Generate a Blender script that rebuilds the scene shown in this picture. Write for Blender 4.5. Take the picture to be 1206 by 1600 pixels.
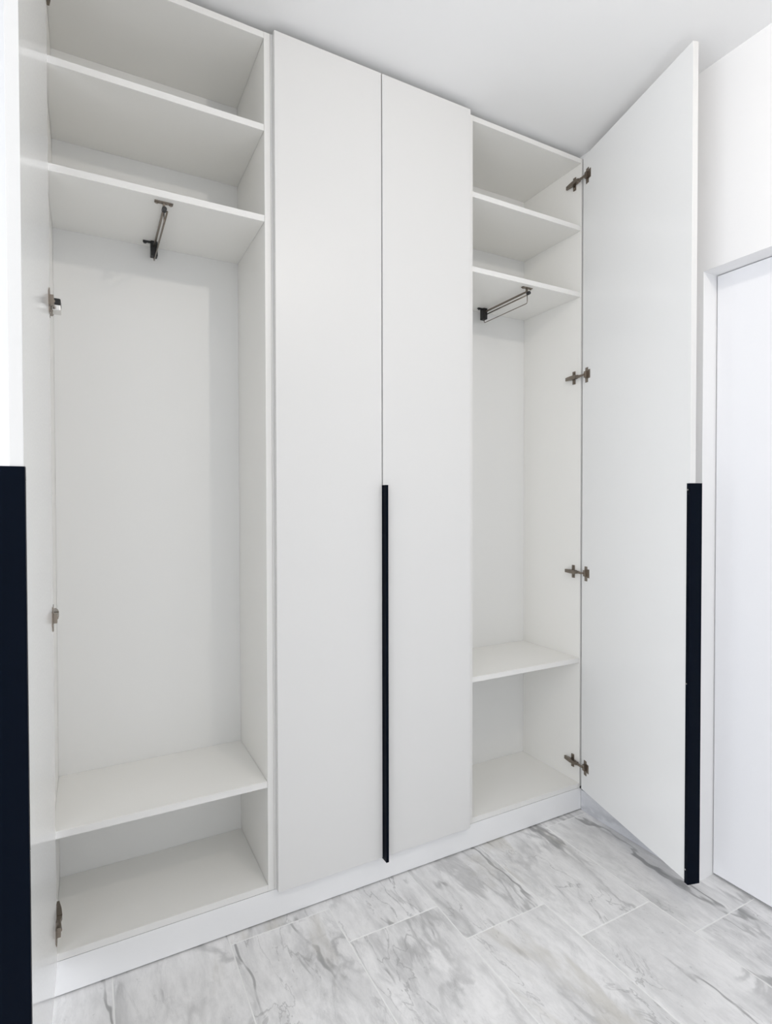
import bpy, bmesh, math, random
from mathutils import Vector, Matrix

# ------------------------------------------------------------------ clear
for o in list(bpy.data.objects):
    bpy.data.objects.remove(o, do_unlink=True)
scene = bpy.context.scene
C = scene.collection
PI = math.pi

# ------------------------------------------------------------------ camera
F_PX = 873.06                       # focal length in pixels of the 1206 x 1600 frame
YAW, PITCH, ROLL = 0.48881, -0.01593, -0.00186
cam_loc = Vector((-0.4621, -1.6205, 1.2504))
fw = Vector((math.sin(YAW) * math.cos(PITCH), math.cos(YAW) * math.cos(PITCH), math.sin(PITCH)))
rt = Vector((math.cos(YAW), -math.sin(YAW), 0.0))
up = rt.cross(fw)
r2 = math.cos(ROLL) * rt + math.sin(ROLL) * up
u2 = -math.sin(ROLL) * rt + math.cos(ROLL) * up
cd = bpy.data.cameras.new('camera')
cd.sensor_fit = 'HORIZONTAL'
cd.sensor_width = 36.0
cd.lens = 36.0 * F_PX / 1206.0
cd.clip_start = 0.02
cam = bpy.data.objects.new('camera', cd)
C.objects.link(cam)
m = Matrix.Identity(4)
for i in range(3):
    m[i][0] = r2[i]; m[i][1] = u2[i]; m[i][2] = -fw[i]; m[i][3] = cam_loc[i]
cam.matrix_world = m
scene.camera = cam

# ------------------------------------------------------------------ world, daylight, exposure
world = bpy.data.worlds.new('world')
scene.world = world
world.use_nodes = True
wn = world.node_tree.nodes
wn['Background'].inputs['Color'].default_value = (0.75, 0.86, 1.0, 1)
wn['Background'].inputs['Strength'].default_value = 1.0

def window_light(name, loc, target, sx, sy, power, col):
    l = bpy.data.lights.new(name, 'AREA')
    l.shape = 'RECTANGLE'; l.size = sx; l.size_y = sy
    l.energy = power; l.color = col
    o = bpy.data.objects.new(name, l); C.objects.link(o)
    o.location = loc
    o.rotation_euler = (Vector(target) - Vector(loc)).to_track_quat('-Z', 'Z').to_euler()
    return o
# daylight entering through the window of the left wall and the window behind the camera
window_light('daylight_left', (-2.335, -1.75, 1.22), (0, -1.75, 1.22), 1.9, 2.15, 78, (0.955, 0.97, 1.0))
window_light('daylight_rear', (-0.40, -3.445, 1.15), (-0.40, 0, 1.15), 3.0, 1.8, 26, (1.0, 0.975, 0.93))
LAMP_STRENGTH = 1120.0

vs = scene.view_settings
vs.view_transform = 'Standard'
vs.look = 'None'
vs.gamma = 1.0
vs.use_curve_mapping = False
vs.exposure = -0.99
scene.cycles.max_bounces = 8
scene.cycles.diffuse_bounces = 7
scene.cycles.glossy_bounces = 3

# ------------------------------------------------------------------ materials
def mat(name, col, rough=0.5, metal=0.0, spec=0.5, bump=0.0, bump_scale=200.0, var=0.0):
    M = bpy.data.materials.new(name); M.use_nodes = True
    nt = M.node_tree; b = nt.nodes['Principled BSDF']
    b.inputs['Base Color'].default_value = (*col, 1)
    b.inputs['Roughness'].default_value = rough
    b.inputs['Metallic'].default_value = metal
    b.inputs['Specular IOR Level'].default_value = spec
    tc = nt.nodes.new('ShaderNodeTexCoord')
    n = nt.nodes.new('ShaderNodeTexNoise')
    n.inputs['Scale'].default_value = bump_scale
    n.inputs['Detail'].default_value = 1
    nt.links.new(tc.outputs['Object'], n.inputs['Vector'])
    if bump:
        bp = nt.nodes.new('ShaderNodeBump')
        bp.inputs['Strength'].default_value = bump
        bp.inputs['Distance'].default_value = 0.001
        nt.links.new(n.outputs['Fac'], bp.inputs['Height'])
        nt.links.new(bp.outputs['Normal'], b.inputs['Normal'])
    # slight unevenness of the gloss
    mr = nt.nodes.new('ShaderNodeMapRange')
    mr.inputs['To Min'].default_value = max(rough - 0.03, 0.02)
    mr.inputs['To Max'].default_value = rough + 0.03
    nt.links.new(n.outputs['Fac'], mr.inputs['Value'])
    nt.links.new(mr.outputs['Result'], b.inputs['Roughness'])
    return M

M_wall = mat('wall_paint', (0.88, 0.88, 0.885), 0.7, spec=0.25)
M_ceil = mat('ceiling_paint', (0.90, 0.90, 0.90), 0.8, spec=0.2)
M_front = mat('door_front_laminate', (0.70, 0.697, 0.69), 0.38, spec=0.4)
M_carc = mat('carcass_laminate', (0.845, 0.838, 0.812), 0.33, spec=0.45)
M_dim_band = mat('dimmed_edge_band', (0.755, 0.75, 0.735), 0.4, spec=0.4)  # carcass tone darkened for front edges that would render too bright
M_inner = mat('door_inner_laminate', (0.88, 0.885, 0.885), 0.13, spec=0.5)
M_back = mat('back_board', (0.785, 0.785, 0.775), 0.45, spec=0.35)
M_plinth = mat('plinth_laminate', (0.82, 0.823, 0.83), 0.3, spec=0.5)
M_black = mat('black_aluminium', (0.001, 0.003, 0.008), 0.42, spec=0.05)
M_plastic = mat('black_plastic', (0.012, 0.012, 0.013), 0.45)
M_nickel = mat('nickel', (0.26, 0.225, 0.19), 0.30, metal=1.0)
M_chrome = mat('chrome', (0.72, 0.71, 0.69), 0.15, metal=1.0)
M_leaf = mat('door_paint', (0.90, 0.905, 0.93), 0.4, spec=0.4)
M_frame = mat('frame_paint', (0.86, 0.86, 0.86), 0.45, spec=0.4)
M_grout = mat('grout', (0.84, 0.84, 0.83), 0.8)

def marble(name, base, cloud, vein, beige, tint=(1, 1, 1), rough=0.32):
    M = bpy.data.materials.new(name); M.use_nodes = True
    nt = M.node_tree; N = nt.nodes; L = nt.links
    b = N['Principled BSDF']
    tc = N.new('ShaderNodeTexCoord'); oi = N.new('ShaderNodeObjectInfo')
    off = N.new('ShaderNodeVectorMath'); off.operation = 'MULTIPLY'
    off.inputs[1].default_value = (7.31, 5.17, 3.3)
    L.new(oi.outputs['Location'], off.inputs[0])
    add = N.new('ShaderNodeVectorMath'); add.operation = 'ADD'
    L.new(tc.outputs['Object'], add.inputs[0]); L.new(off.outputs[0], add.inputs[1])
    mp = N.new('ShaderNodeMapping'); mp.vector_type = 'POINT'
    mp.inputs['Rotation'].default_value = (0, 0, math.radians(-16))
    mp.inputs['Scale'].default_value = (1.0, 0.34, 1.0)
    L.new(add.outputs[0], mp.inputs['Vector'])
    def noise(scale, detail, rough_, dist, src=mp, w=0):
        n = N.new('ShaderNodeTexNoise')
        n.noise_dimensions = '3D'
        n.inputs['Scale'].default_value = scale; n.inputs['Detail'].default_value = detail
        n.inputs['Roughness'].default_value = rough_; n.inputs['Distortion'].default_value = dist
        if w:
            a = N.new('ShaderNodeVectorMath'); a.operation = 'ADD'
            a.inputs[1].default_value = (w, w * 0.7, w * 1.3)
            L.new(src.outputs[0], a.inputs[0]); L.new(a.outputs[0], n.inputs['Vector'])
        else:
            L.new(src.outputs[0], n.inputs['Vector'])
        return n.outputs['Fac']
    def maprange(v, a, c, d=0.0, e=1.0, smooth=True):
        r = N.new('ShaderNodeMapRange')
        if smooth: r.interpolation_type = 'SMOOTHSTEP'
        r.inputs['From Min'].default_value = a; r.inputs['From Max'].default_value = c
        r.inputs['To Min'].default_value = d; r.inputs['To Max'].default_value = e
        L.new(v, r.inputs['Value']); return r.outputs['Result']
    def math_(op, a, c):
        q = N.new('ShaderNodeMath'); q.operation = op
        for i, v in enumerate((a, c)):
            if isinstance(v, (int, float)): q.inputs[i].default_value = v
            else: L.new(v, q.inputs[i])
        return q.outputs[0]
    def ridge(scale, detail, dist, width, w):
        n = noise(scale, detail, 0.55, dist, w=w)
        d = math_('ABSOLUTE', math_('SUBTRACT', n, 0.5), 0)
        return maprange(d, 0.0, width, 1.0, 0.0)
    def mix(f, a, c):
        x = N.new('ShaderNodeMix'); x.data_type = 'RGBA'
        if isinstance(f, (int, float)): x.inputs[0].default_value = f
        else: L.new(f, x.inputs[0])
        for i, v in ((6, a), (7, c)):
            if isinstance(v, tuple): x.inputs[i].default_value = (*v, 1)
            else: L.new(v, x.inputs[i])
        return x.outputs[2]
    # cloudy body, fibrous streaks, then veins broken up by masks
    cl = maprange(noise(7.0, 9, 0.68, 0.5), 0.40, 0.68)
    big = maprange(noise(2.6, 3, 0.5, 0.3, w=9.7), 0.36, 0.64)
    streak = maprange(noise(19, 9, 0.72, 0.5, w=3.1), 0.44, 0.66)
    grain = maprange(noise(60, 5, 0.7, 0.2, w=13.1), 0.40, 0.72)
    col = mix(math_('MULTIPLY', cl, 0.50), base, cloud)
    col = mix(math_('MULTIPLY', math_('MULTIPLY', streak, math_('ADD', math_('MULTIPLY', big, 0.8), 0.22)), 0.62), col, tuple(c * 0.92 for c in cloud))
    col = mix(math_('MULTIPLY', grain, 0.22), col, cloud)
    m1 = maprange(noise(5.0, 4, 0.6, 0.2, w=17.0), 0.42, 0.60)
    m2 = maprange(noise(6.0, 4, 0.65, 0.2, w=29.0), 0.48, 0.60)
    m3 = maprange(noise(4.0, 3, 0.6, 0.2, w=83.0), 0.50, 0.62)
    v1 = math_('MULTIPLY', ridge(5.0, 8, 0.8, 0.045, 5.5), m1)
    wv = N.new('ShaderNodeTexWave')
    wv.wave_type = 'BANDS'; wv.bands_direction = 'X'
    for k_, q_ in (('Scale', 1.5), ('Distortion', 7.0), ('Detail', 5.0), ('Detail Scale', 1.6), ('Detail Roughness', 0.62)):
        wv.inputs[k_].default_value = q_
    L.new(mp.outputs[0], wv.inputs['Vector'])
    v2 = math_('MULTIPLY', maprange(wv.outputs['Fac'], 0.986, 1.0), m2)
    v3 = math_('MULTIPLY', ridge(11.0, 7, 0.6, 0.016, 71.0), m3)
    col = mix(math_('MULTIPLY', v1, 0.50), col, vein)
    col = mix(math_('MULTIPLY', v3, 0.55), col, vein)
    col = mix(math_('MULTIPLY', v2, 0.70), col, tuple(c * 0.65 for c in vein))
    bz = maprange(noise(4.0, 5, 0.6, 0.4, w=61.0), 0.60, 0.70)
    col = mix(math_('MULTIPLY', bz, 0.6), col, beige)
    # crystalline specks
    sp = maprange(noise(70, 3, 0.6, 0.0, src=add, w=2.0), 0.66, 0.74)
    col = mix(math_('MULTIPLY', math_('MULTIPLY', sp, cl), 0.6), col, vein)
    L.new(col, b.inputs['Base Color'])
    b.inputs['Roughness'].default_value = rough
    b.inputs['Specular IOR Level'].default_value = 0.45
    return M
M_tile = marble('marble_tile', (0.85, 0.845, 0.845), (0.50, 0.50, 0.503), (0.30, 0.30, 0.303), (0.54, 0.52, 0.475))
M_skirt = marble('marble_skirting', (0.70, 0.71, 0.74), (0.52, 0.53, 0.57), (0.40, 0.41, 0.44), (0.55, 0.55, 0.56))

def emit(name, col, s):
    M = bpy.data.materials.new(name); M.use_nodes = True
    b = M.node_tree.nodes['Principled BSDF']
    b.inputs['Base Color'].default_value = (0.9, 0.9, 0.9, 1)
    b.inputs['Emission Color'].default_value = (*col, 1)
    b.inputs['Emission Strength'].default_value = s
    return M
M_globe = emit('lit_frosted_globe', (1.0, 0.93, 0.84), LAMP_STRENGTH)

# ------------------------------------------------------------------ mesh helpers
def bm_box(bm, x0, x1, y0, y1, z0, z1, bevel=0.0, seg=2):
    r = bmesh.ops.create_cube(bm, size=1.0)
    vs_ = r['verts']
    for v in vs_:
        v.co = Vector(((x0 + x1) / 2 + v.co.x * (x1 - x0), (y0 + y1) / 2 + v.co.y * (y1 - y0), (z0 + z1) / 2 + v.co.z * (z1 - z0)))
    if bevel:
        es = list({e for v in vs_ for e in v.link_edges})
        bmesh.ops.bevel(bm, geom=es, offset=bevel, segments=seg, profile=0.5, affect='EDGES')

def bm_tube(bm, pts, r, n=10):
    """round bar through a list of points"""
    rings = []
    for i, p in enumerate(pts):
        p = Vector(p)
        a = Vector(pts[max(i - 1, 0)]); b = Vector(pts[min(i + 1, len(pts) - 1)])
        d = (b - a).normalized()
        ref = Vector((0, 0, 1)) if abs(d.z) < 0.9 else Vector((1, 0, 0))
        u = d.cross(ref).normalized(); v = d.cross(u)
        rings.append([bm.verts.new(p + r * (math.cos(t) * u + math.sin(t) * v)) for t in [2 * PI * k / n for k in range(n)]])
    for a, b in zip(rings, rings[1:]):
        for k in range(n):
            bm.faces.new((a[k], a[(k + 1) % n], b[(k + 1) % n], b[k]))
    bm.faces.new(rings[0][::-1]); bm.faces.new(rings[-1])

def bm_cyl(bm, c, axis, r, h, n=20, bevel=0.0):
    """cylinder centred at c along an axis letter"""
    res = bmesh.ops.create_cone(bm, cap_ends=True, segments=n, radius1=r, radius2=r, depth=h)
    rot = {'z': Matrix.Identity(3), 'x': Matrix.Rotation(PI / 2, 3, 'Y'), 'y': Matrix.Rotation(PI / 2, 3, 'X')}[axis]
    for v in res['verts']:
        v.co = rot @ v.co + Vector(c)

def bm_prism(bm, poly, z0, z1):
    """closed outline in x,y extruded between two heights"""
    a = [bm.verts.new((x, y, z0)) for x, y in poly]
    b = [bm.verts.new((x, y, z1)) for x, y in poly]
    n = len(poly)
    for k in range(n):
        bm.faces.new((a[k], a[(k + 1) % n], b[(k + 1) % n], b[k]))
    bm.faces.new(a[::-1]); bm.faces.new(b)

def obj(name, bm, material, parent=None, smooth=False, loc=None, rotz=0.0):
    """one mesh object; vertices are given in the parent's frame and re-centred on the part"""
    bmesh.ops.recalc_face_normals(bm, faces=bm.faces[:])
    if loc is None:
        lo = Vector([min(v.co[i] for v in bm.verts) for i in range(3)])
        hi = Vector([max(v.co[i] for v in bm.verts) for i in range(3)])
        loc = (lo + hi) / 2; loc.z = lo.z
        bmesh.ops.translate(bm, verts=bm.verts[:], vec=-loc)
    me = bpy.data.meshes.new(name)
    bm.to_mesh(me); bm.free()
    mats = material if isinstance(material, (list, tuple)) else [material]
    for q in mats: me.materials.append(q)
    if smooth:
        for p in me.polygons: p.use_smooth = True
    o = bpy.data.objects.new(name, me)
    C.objects.link(o)
    o.location = loc
    o.rotation_euler = (0, 0, rotz)
    if parent is not None: o.parent = parent
    return o

def part(name, parent, material, x0, x1, y0, y1, z0, z1, bevel=0.0007, at=(0, 0, 0)):
    """a bevelled board; world coordinates, parent origin at `at`"""
    bm = bmesh.new()
    bm_box(bm, x0 - at[0], x1 - at[0], y0 - at[1], y1 - at[1], z0 - at[2], z1 - at[2], bevel)
    return obj(name, bm, material, parent)

def thing(name, label, cat, loc=(0, 0, 0), group=None):
    o = bpy.data.objects.new(name, None)
    o.empty_display_size = 0.05
    C.objects.link(o); o.location = loc
    o['label'] = label; o['category'] = cat
    if group: o['group'] = group
    return o

def struct(o, label=None):
    o['kind'] = 'structure'
    if label: o['label'] = label
    return o

# ------------------------------------------------------------------ the room
CEIL = 2.647
XW = 1.3062            # face of the right wall
XL, YR = -2.35, -3.46  # left wall, wall behind the camera
YB = 0.352             # wall behind the wardrobe
YC = 0.004             # wall that continues beside the wardrobe

# floor slab with a tile field on it
bm = bmesh.new(); bm_box(bm, XL - 0.1, XW + 0.25, YR - 0.1, YB + 0.1, -0.06, -0.0008)
floor = struct(obj('floor', bm, M_grout), 'pale grey marble tiled floor laid in long staggered tiles')
TX, TW, TL, G = -0.1185, 0.30, 0.60, 0.0036
tile_mesh = None
random.seed(4)
for i in range(-8, 6):
    xa = TX + TW * (i - 1); xb = xa + TW
    y_joint = -0.1816 - 0.148 * (i - 2)
    k0 = math.floor((YR - y_joint) / TL)
    for k in range(k0, 9):
        ya = y_joint + TL * k; yb = ya + TL
        if ya > YB - 0.02 or yb < YR or xb < XL: continue
        x0_, x1_ = max(xa, XL - 0.09) + G / 2, min(xb, XW + 0.2) - G / 2
        y0_, y1_ = max(ya, YR - 0.09) + G / 2, min(yb, YB + 0.08) - G / 2
        if x1_ - x0_ < 0.01 or y1_ - y0_ < 0.01: continue
        full = abs(x1_ - x0_ - (TW - G)) < 1e-6 and abs(y1_ - y0_ - (TL - G)) < 1e-6
        c = Vector(((x0_ + x1_) / 2, (y0_ + y1_) / 2, -0.008))
        if full and tile_mesh is not None:
            t = bpy.data.objects.new('tile', tile_mesh); C.objects.link(t)
            t.location = c - floor.location; t.parent = floor
        else:
            bm = bmesh.new()
            hx_, hy_ = (x1_ - x0_) / 2, (y1_ - y0_) / 2
            bm_box(bm, -hx_, hx_, -hy_, hy_, 0, 0.008, 0.0006, 1)
            t = obj('tile', bm, M_tile, floor, loc=c - floor.location)
            if full: tile_mesh = t.data

bm = bmesh.new(); bm_box(bm, XL - 0.1, XW + 0.25, YR - 0.1, YB + 0.1, CEIL, CEIL + 0.08)
struct(obj('ceiling', bm, M_ceil), 'plain white painted ceiling')

bm = bmesh.new(); bm_box(bm, XL - 0.1, XW + 0.25, YB, YB + 0.1, -0.06, CEIL)
bm_box(bm, XL - 0.1, -0.5745, YC, YB, -0.06, CEIL)
struct(obj('wall_back', bm, M_wall), 'white wall behind and beside the wardrobe')

# right wall with a door opening
DY0, DY1, DZ = -1.40, -0.4935, 1.9995
XO = XW + 0.16
bm = bmesh.new()
bm_box(bm, XW, XO, DY1, YB, -0.06, CEIL)
bm_box(bm, XW, XO, YR, DY0, -0.06, CEIL)
bm_box(bm, XW, XO, DY0, DY1, DZ, CEIL)
struct(obj('wall_right', bm, M_wall), 'white wall to the right of the wardrobe')

# the flush white door in that opening: stop behind, leaf, handle beyond the picture
LX = 1.3757
bm = bmesh.new()
bm_box(bm, LX, LX + 0.04, DY0 + 0.003, DY1 - 0.0035, 0.009, DZ - 0.003, 0.0008)
door1 = struct(obj('door_1', bm, M_leaf, loc=Vector((0, 0, 0))), 'flush white room door set back in the right wall')
for (a, b, c, d) in ((DY1 - 0.02, DY1, 0.0, DZ), (DY0, DY0 + 0.02, 0.0, DZ), (DY0, DY1, DZ - 0.02, DZ)):
    part('door_stop', door1, M_frame, LX + 0.0415, XO - 0.002, a, b, c, d)
part('threshold', door1, M_grout, LX + 0.045, XO - 0.002, DY0 + 0.02, DY1 - 0.02, -0.001, 0.006)
bm = bmesh.new(); bm_box(bm, LX + 0.075, XO + 0.03, DY0 - 0.05, DY1 + 0.05, -0.0014, DZ + 0.05)
o = obj('dark_gap_fill', bm, M_plastic, door1)  # black box added behind the leaf so the gap around it stays dark

# marble skirting at the foot of the right wall
bm = bmesh.new(); bm_box(bm, XW - 0.010, XW, DY1 + 0.0005, 0.0005, 0.0005, 0.082, 0.001)
struct(obj('baseboard_right', bm, M_skirt), 'low bluish grey marble skirting under the open right door')

# left wall and the wall behind the camera, each with a window
def wall_window(name, along, plane, out, w0, w1, z0, z1, s0, s1):
    bm = bmesh.new()
    def bx(a, b, c, d):
        lo, hi = sorted((plane, out))
        if along == 'y': bm_box(bm, lo, hi, a, b, c, d)
        else: bm_box(bm, a, b, lo, hi, c, d)
    bx(s0, w0, -0.06, CEIL); bx(w1, s1, -0.06, CEIL); bx(w0, w1, -0.06, z0); bx(w0, w1, z1, CEIL)
    return struct(obj(name, bm, M_wall))
def window(name, along, plane, out, w0, w1, z0, z1):
    fp = plane + (out - plane) * 0.55; fq = plane + (out - plane) * 0.95
    lo, hi = sorted((fp, fq))
    bm = bmesh.new()
    def bx(a, b, c, d):
        if along == 'y': bm_box(bm, lo, hi, a, b, c, d, 0.002)
        else: bm_box(bm, a, b, lo, hi, c, d, 0.002)
    e = 0.05
    bx(w0, w0 + e, z0, z1); bx(w1 - e, w1, z0, z1); bx(w0 + e, w1 - e, z0, z0 + e); bx(w0 + e, w1 - e, z1 - e, z1)
    mid = (w0 + w1) / 2; bx(mid - 0.03, mid + 0.03, z0 + e, z1 - e)
    return struct(obj(name, bm, M_frame))
wall_window('wall_left', 'y', XL, XL - 0.12, -2.75, -0.75, 0.10, 2.35, YR, YC)
window('window_1', 'y', XL, XL - 0.12, -2.75, -0.75, 0.10, 2.35)
wall_window('wall_front', 'x', YR, YR - 0.12, -1.95, 1.15, 0.20, 2.10, XL, XW)
window('window_2', 'x', YR, YR - 0.12, -1.95, 1.15, 0.20, 2.10)

# ------------------------------------------------------------------ wardrobe
T = 0.018
ZB, ZF = 0.0935, 0.1122      # underside and top of the bottom boards
ZT, ZTOP = 2.6045, 2.6231    # underside and top of the top boards
D = 0.3315                   # inner face of the back boards
DT = 0.019                   # door thickness
HZ0, HZ1 = 0.0875, 1.3085    # handle ends

def make_handle(door, L, side):
    """edge pull of bent black aluminium on the free edge of a door (door frame: x along, outer face towards side*y)"""
    s = side
    y_in, y_out = 0.0, s * DT
    fl, th, pj, lip = 0.0125, 0.0016, 0.0222, 0.0095
    poly = [(L - fl, y_in), (L - fl, y_in - s * th), (L + th, y_in - s * th), (L + th, y_out + s * pj),
            (L + th - lip, y_out + s * pj), (L + th - lip, y_out + s * (pj - 0.0016)), (L, y_out + s * (pj - 0.0016)), (L, y_in)]
    bm = bmesh.new(); bm_prism(bm, poly, HZ0, HZ1)
    bmesh.ops.bevel(bm, geom=[e for e in bm.edges if abs((e.verts[0].co - e.verts[1].co).z) > 0.5], offset=0.0004, segments=1, affect='EDGES')
    h = obj('handle', bm, M_black, door)
    h['label'] = 'long black aluminium edge pull'
    for z in (0.13, 0.70, 1.289):
        bm = bmesh.new(); bm_cyl(bm, (L - 0.0075, y_in - s * (th + 0.0003), z), 'y', 0.0022, 0.0012, 12)
        q = obj('screw', bm, M_chrome, door)
    return h

def make_door(cab, at, hinge, ang, L, side, z0=ZB, z1=ZTOP, inner=M_inner, handle=True):
    """door board; origin on the inner face at the hinge edge, local x runs along the board"""
    bm = bmesh.new()
    y0, y1 = (0, DT) if side > 0 else (-DT, 0)
    bm_box(bm, 0, L, y0, y1, z0, z1, 0.0008)
    d = obj('door', bm, [M_front, inner], cab, loc=Vector((hinge[0] - at[0], hinge[1] - at[1], 0)), rotz=ang)
    for p in d.data.polygons:                 # inner face paler; front and edges painted darker to offset their strong light
        if p.normal.y * side < -0.9: p.material_index = 1
    if handle: make_handle(d, L, side)
    return d

def make_hinge(cab, at, xface, inward, z, cup, door_dir, damper=False):
    """cup hinge: arm along the side panel, winged mounting plate, cup flange on the door"""
    s = inward
    def W(x, y, zz): return Vector((x - at[0], y - at[1], zz))
    bm = bmesh.new()
    # arm body, tapering to the back, with a raised hump in the middle
    def seg(ya, yb, h0, h1, w0, w1):
        a = [W(xface + s * 0.004, ya, z - w0), W(xface + s * 0.004, ya, z + w0), W(xface + s * h0, ya, z + w0), W(xface + s * h0, ya, z - w0)]
        b = [W(xface + s * 0.004, yb, z - w1), W(xface + s * 0.004, yb, z + w1), W(xface + s * h1, yb, z + w1), W(xface + s * h1, yb, z - w1)]
        va = [bm.verts.new(p) for p in a]; vb = [bm.verts.new(p) for p in b]
        for k in range(4): bm.faces.new((va[k], va[(k + 1) % 4], vb[(k + 1) % 4], vb[k]))
        bm.faces.new(va[::-1]); bm.faces.new(vb)
    seg(0.072, 0.040, 0.010, 0.016, 0.0065, 0.0075)
    seg(0.0399, 0.012, 0.016, 0.019, 0.0075, 0.0070)
    seg(0.0119, 0.0010, 0.019, 0.017, 0.0055, 0.0050)
    hg = obj('hinge', bm, M_nickel, cab)
    hg['label'] = 'dark nickel cup hinge on the side panel'
    base = hg.location.copy()
    def sub(name, bm2, m2):
        bmesh.ops.translate(bm2, verts=bm2.verts[:], vec=-base)
        return obj(name, bm2, m2, hg)
    bm = bmesh.new()
    p0, p1 = W(xface, 0.026, z - 0.026), W(xface + s * 0.004, 0.040, z + 0.026)
    bm_box(bm, min(p0.x, p1.x), max(p0.x, p1.x), p0.y, p1.y, p0.z, p1.z, 0.001)
    for dz in (-0.0185, 0.0185):
        c = W(xface + s * 0.0050, 0.033, z + dz); bm_cyl(bm, c, 'x', 0.0042, 0.003, 14)
    sub('mounting_plate', bm, M_nickel)
    # cup flange lying on the inner face of the door, with its rim and link
    bm = bmesh.new()
    d = Vector((door_dir[0], door_dir[1], 0)); nrm = Vector((cup[2], cup[3], 0))
    def box_on(t0, t1, n0, n1, za, zb):
        vv = []
        for zz in (za, zb):
            for (t_, n_) in ((t0, n0), (t1, n0), (t1, n1), (t0, n1)):
                p = Vector((cup[0], cup[1], 0)) + d * t_ + nrm * n_
                vv.append(bm.verts.new(W(p.x, p.y, zz)))
        a, b = vv[:4], vv[4:]
        for k in range(4): bm.faces.new((a[k], a[(k + 1) % 4], b[(k + 1) % 4], b[k]))
        bm.faces.new(a[::-1]); bm.faces.new(b)
    box_on(0.010, 0.026, 0.0, 0.0022, z - 0.031, z + 0.027)
    box_on(0.008, 0.040, 0.0, 0.0014, z - 0.017, z + 0.017)
    box_on(0.011, 0.024, 0.0023, 0.010, z - 0.012, z + 0.012)
    sub('hinge_cup', bm, M_nickel)
    bm = bmesh.new()
    p0 = Vector((cup[0], cup[1], 0)) + d * 0.016 + nrm * 0.008
    bm_tube(bm, [W(xface + s * 0.011, 0.004, z), W((xface + s * 0.011 + p0.x) / 2, (0.004 + p0.y) / 2, z - 0.001), W(p0.x, p0.y, z)], 0.0048, 8)
    sub('link', bm, M_nickel)
    if damper:
        bm = bmesh.new()
        a, b = W(xface + s * 0.012, -0.012, z + 0.000), W(xface + s * 0.031, 0.030, z + 0.016)
        bm_box(bm, min(a.x, b.x), max(a.x, b.x), a.y, b.y, a.z, b.z, 0.003)
        sub('damper', bm, M_plastic)
        bm = bmesh.new()
        a, b = W(xface + s * 0.012, -0.012, z - 0.014), W(xface + s * 0.031, 0.030, z - 0.0002)
        bm_box(bm, min(a.x, b.x), max(a.x, b.x), a.y, b.y, a.z, b.z, 0.002)
        sub('damper_case', bm, M_chrome)
    return hg

def make_rail(cab, at, x, zs):
    """pull-out garment rail screwed under a shelf, front to back"""
    def W(a, b, c): return (a - at[0], b - at[1], c)
    y0, y1 = 0.022, 0.292
    bm = bmesh.new()
    bm_box(bm, x - 0.0028 - at[0], x + 0.0028 - at[0], y0 - at[1], y1 - at[1], zs - 0.0185, zs - 0.012, 0.001)
    rail = obj('garment_rail', bm, M_nickel, cab)
    rail['label'] = 'slim metal pull-out garment rail under the shelf'
    base = rail.location.copy()
    def sub(name, bm2, m2, smooth=False):
        bmesh.ops.translate(bm2, verts=bm2.verts[:], vec=-base)
        return obj(name, bm2, m2, rail, smooth)
    bm = bmesh.new()
    c = W(x, y0 + 0.006, zs)
    bm_box(bm, c[0] - 0.024, c[0] + 0.024, c[1] - 0.006, c[1] + 0.006, zs - 0.003, zs - 0.0001, 0.0006)
    bm_box(bm, c[0] - 0.003, c[0] + 0.003, c[1] - 0.004, c[1] + 0.004, zs - 0.0118, zs - 0.0031)
    for dx in (-0.018, 0.018): bm_cyl(bm, (c[0] + dx, c[1], zs - 0.0045), 'z', 0.0042, 0.0028, 12)
    sub('front_bracket', bm, M_nickel)
    bm = bmesh.new()
    c = W(x, y1, zs)
    bm_box(bm, c[0] - 0.010, c[0] + 0.010, c[1] - 0.012, c[1] + 0.014, zs - 0.046, zs - 0.0001, 0.002)
    bm_box(bm, c[0] - 0.032, c[0] - 0.0102, c[1] - 0.005, c[1] + 0.005, zs - 0.0045, zs - 0.0001, 0.001)
    bm_cyl(bm, (c[0] - 0.026, c[1], zs - 0.006), 'z', 0.0046, 0.003, 12)
    sub('rear_bracket', bm, M_plastic)
    bm = bmesh.new()
    c = W(x, y0, zs)
    bm_cyl(bm, (c[0], c[1] - 0.003, zs - 0.0235), 'y', 0.0065, 0.012, 16)
    sub('end_cap', bm, M_plastic)
    bm = bmesh.new()
    a = W(x, y0 + 0.004, 0); b = W(x, y1 - 0.002, 0)
    zl = zs - 0.060
    bm_tube(bm, [(a[0], a[1], zs - 0.030), (a[0], a[1], zl + 0.006), (a[0], a[1] + 0.002, zl + 0.0015), (a[0], a[1] + 0.006, zl),
                 (b[0], b[1] - 0.006, zl), (b[0], b[1] - 0.002, zl + 0.0015), (b[0], b[1], zl + 0.006), (b[0], b[1], zs - 0.0461)], 0.0016, 8)
    sub('hanging_wire', bm, M_nickel, True)
    bm = bmesh.new()
    bm_tube(bm, [W(x + 0.0085, y0 + 0.004, zs - 0.024), W(x + 0.0085, y1 - 0.0125, zs - 0.024)], 0.0026, 10)
    sub('slide_rod', bm, M_nickel, True)
    return rail

def board(*a, **k):
    """carcass board whose front edge is painted darker to offset the light it catches"""
    o = part(*a, **k)
    o.data.materials.append(M_dim_band)
    for p in o.data.polygons:
        if p.normal.y < -0.9: p.material_index = 1
    return o

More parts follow.
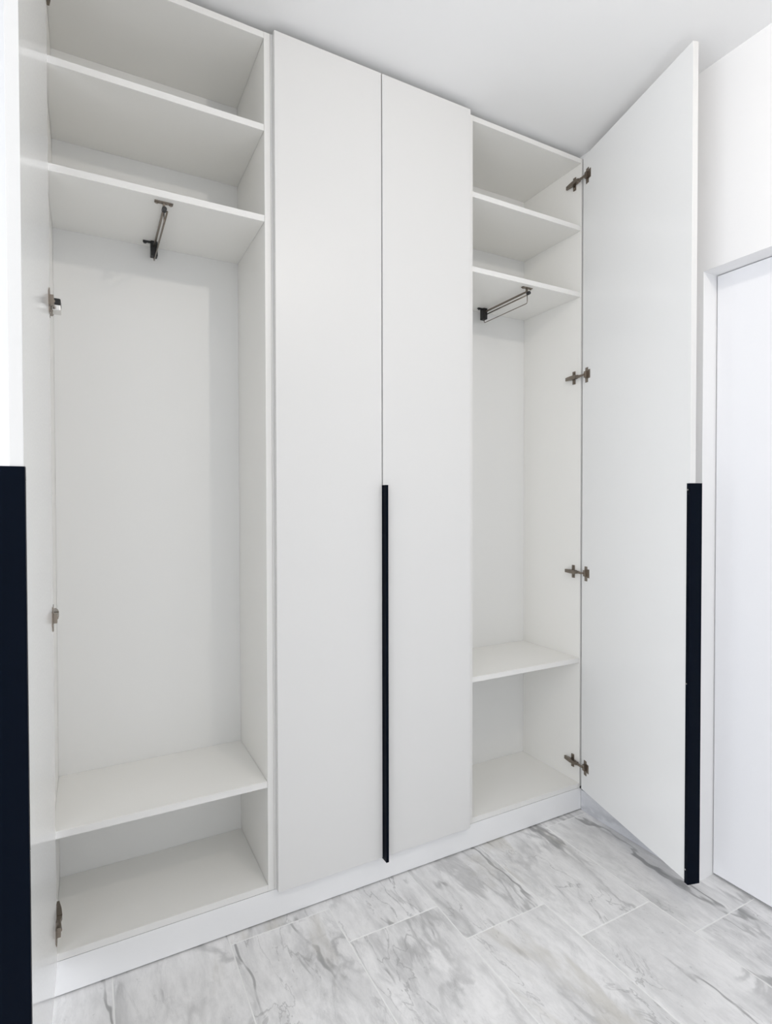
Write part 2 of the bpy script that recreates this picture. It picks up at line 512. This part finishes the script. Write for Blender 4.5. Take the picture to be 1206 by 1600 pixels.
def carcass(cab, at, x0, x1, shelves, ztops=None):
    board('side_panel', cab, M_carc, x0, x0 + T, 0, D + 0.012, ZB, ZTOP, at=at)
    board('side_panel', cab, M_carc, x1 - T, x1, 0, D + 0.012, ZB, ZTOP, at=at)
    e = 0.0003
    board('bottom_panel', cab, M_carc, x0 + T + e, x1 - T - e, 0.0004, D - e, ZB, ZF, at=at)
    board('top_panel', cab, M_carc, x0 + T + e, x1 - T - e, 0.0004, D - e, ZT, ZTOP, at=at)
    part('back_panel', cab, M_back, x0 + T + e, x1 - T - e, D, D + 0.008, ZB, ZTOP, bevel=0, at=at)
    for z in shelves:
        board('shelf', cab, M_carc, x0 + T + e, x1 - T - e, 0.002, D - e, z, z + T + 0.0008, at=at)

# ---- left unit, its door swung open to the left
x0, x1 = -0.568, T
at = (x0, 0, 0)
cabL = thing('wardrobe_cabinet', 'left white wardrobe unit standing open, door against the left edge of the picture', 'cabinet', at, 'wardrobe units')
carcass(cabL, at, x0, x1, (0.4043, 2.075, 2.3385))
AL = math.radians(-90.9)
dl_ = Vector((math.cos(AL), math.sin(AL)))
hL = (-0.542, -0.022)
make_door(cabL, at, hL, AL, 0.565, -1)
for z, dm in ((0.1965, False), (0.971, False), (1.743, True), (2.537, False)):
    make_hinge(cabL, at, x0 + T, 1, z, (hL[0], hL[1], 1, 0), dl_, damper=dm)
make_rail(cabL, at, -0.273, 2.075)

# ---- middle unit with two closed doors
x0, x1 = T + 0.0005, 0.7325
at = (x0, 0, 0)
cabM = thing('wardrobe_cabinet', 'middle white wardrobe unit with two tall closed doors', 'cabinet', at, 'wardrobe units')
carcass(cabM, at, x0, x1, (0.4043, 2.075, 2.3385))
# doors: inner face 1 mm in front of the boards
XD0, XD1a, XD1b, XD2 = 0.0250, 0.3745, 0.3782, 0.7266
make_door(cabM, at, (XD0, -0.001), 0.0, XD1a - XD0, -1, inner=M_front, handle=False)
make_door(cabM, at, (XD2, -0.001), PI, XD2 - XD1b, 1, inner=M_front)

# ---- right unit, its door swung open to the right
x0, x1 = 0.7330, 1.3040
at = (x0, 0, 0)
cabR = thing('wardrobe_cabinet', 'right white wardrobe unit standing open beside the white room door', 'cabinet', at, 'wardrobe units')
carcass(cabR, at, x0, x1, (0.6032, 2.075, 2.3385))
DA = 1.3053
dr_ = Vector((-math.cos(DA), -math.sin(DA)))
AR = math.atan2(dr_.y, dr_.x)
hR = (1.2838, -0.0207)
make_door(cabR, at, (hR[0] - dr_.x * 0.012, hR[1] - dr_.y * 0.012), AR, 0.5765, 1)
for z in (0.193, 0.970, 1.757, 2.537):
    make_hinge(cabR, at, x1 - T, -1, z, (hR[0], hR[1], dr_.y, -dr_.x), dr_)
make_rail(cabR, at, 1.028, 2.075)
bm = bmesh.new(); bm_cyl(bm, (1.2935 - at[0], -0.006, ZB + 0.001), 'y', 0.0055, 0.011, 12)
obj('black_peg', bm, M_plastic, cabR)  # small black cylinder at the lower right corner of the unit

# ---- plinth board under all three units
bm = bmesh.new(); bm_box(bm, -0.572, XW - 0.001, 0.0015, 0.0175, 0.0045, 0.0915, 0.0008)
o = obj('plinth', bm, M_plinth)
o['label'] = 'long white plinth board between the wardrobe and the marble floor'
o['category'] = 'plinth'

# ---- ceiling lamp in front of the wardrobe, above the camera
lamp = thing('ceiling_lamp', 'small round frosted globe lamp on the ceiling above the viewer', 'lamp', (0.50, -1.68, CEIL - 0.10))
bm = bmesh.new(); bm_cyl(bm, (0, 0, 0.094), 'z', 0.06, 0.012, 32)
obj('base', bm, M_chrome, lamp)
bm = bmesh.new(); bm_cyl(bm, (0, 0, 0.078), 'z', 0.018, 0.02, 20)
obj('stem', bm, M_chrome, lamp)
bm = bmesh.new(); bmesh.ops.create_uvsphere(bm, u_segments=24, v_segments=14, radius=0.030)
bmesh.ops.translate(bm, verts=bm.verts[:], vec=(0, 0, 0.039))
obj('globe', bm, M_globe, lamp, True)
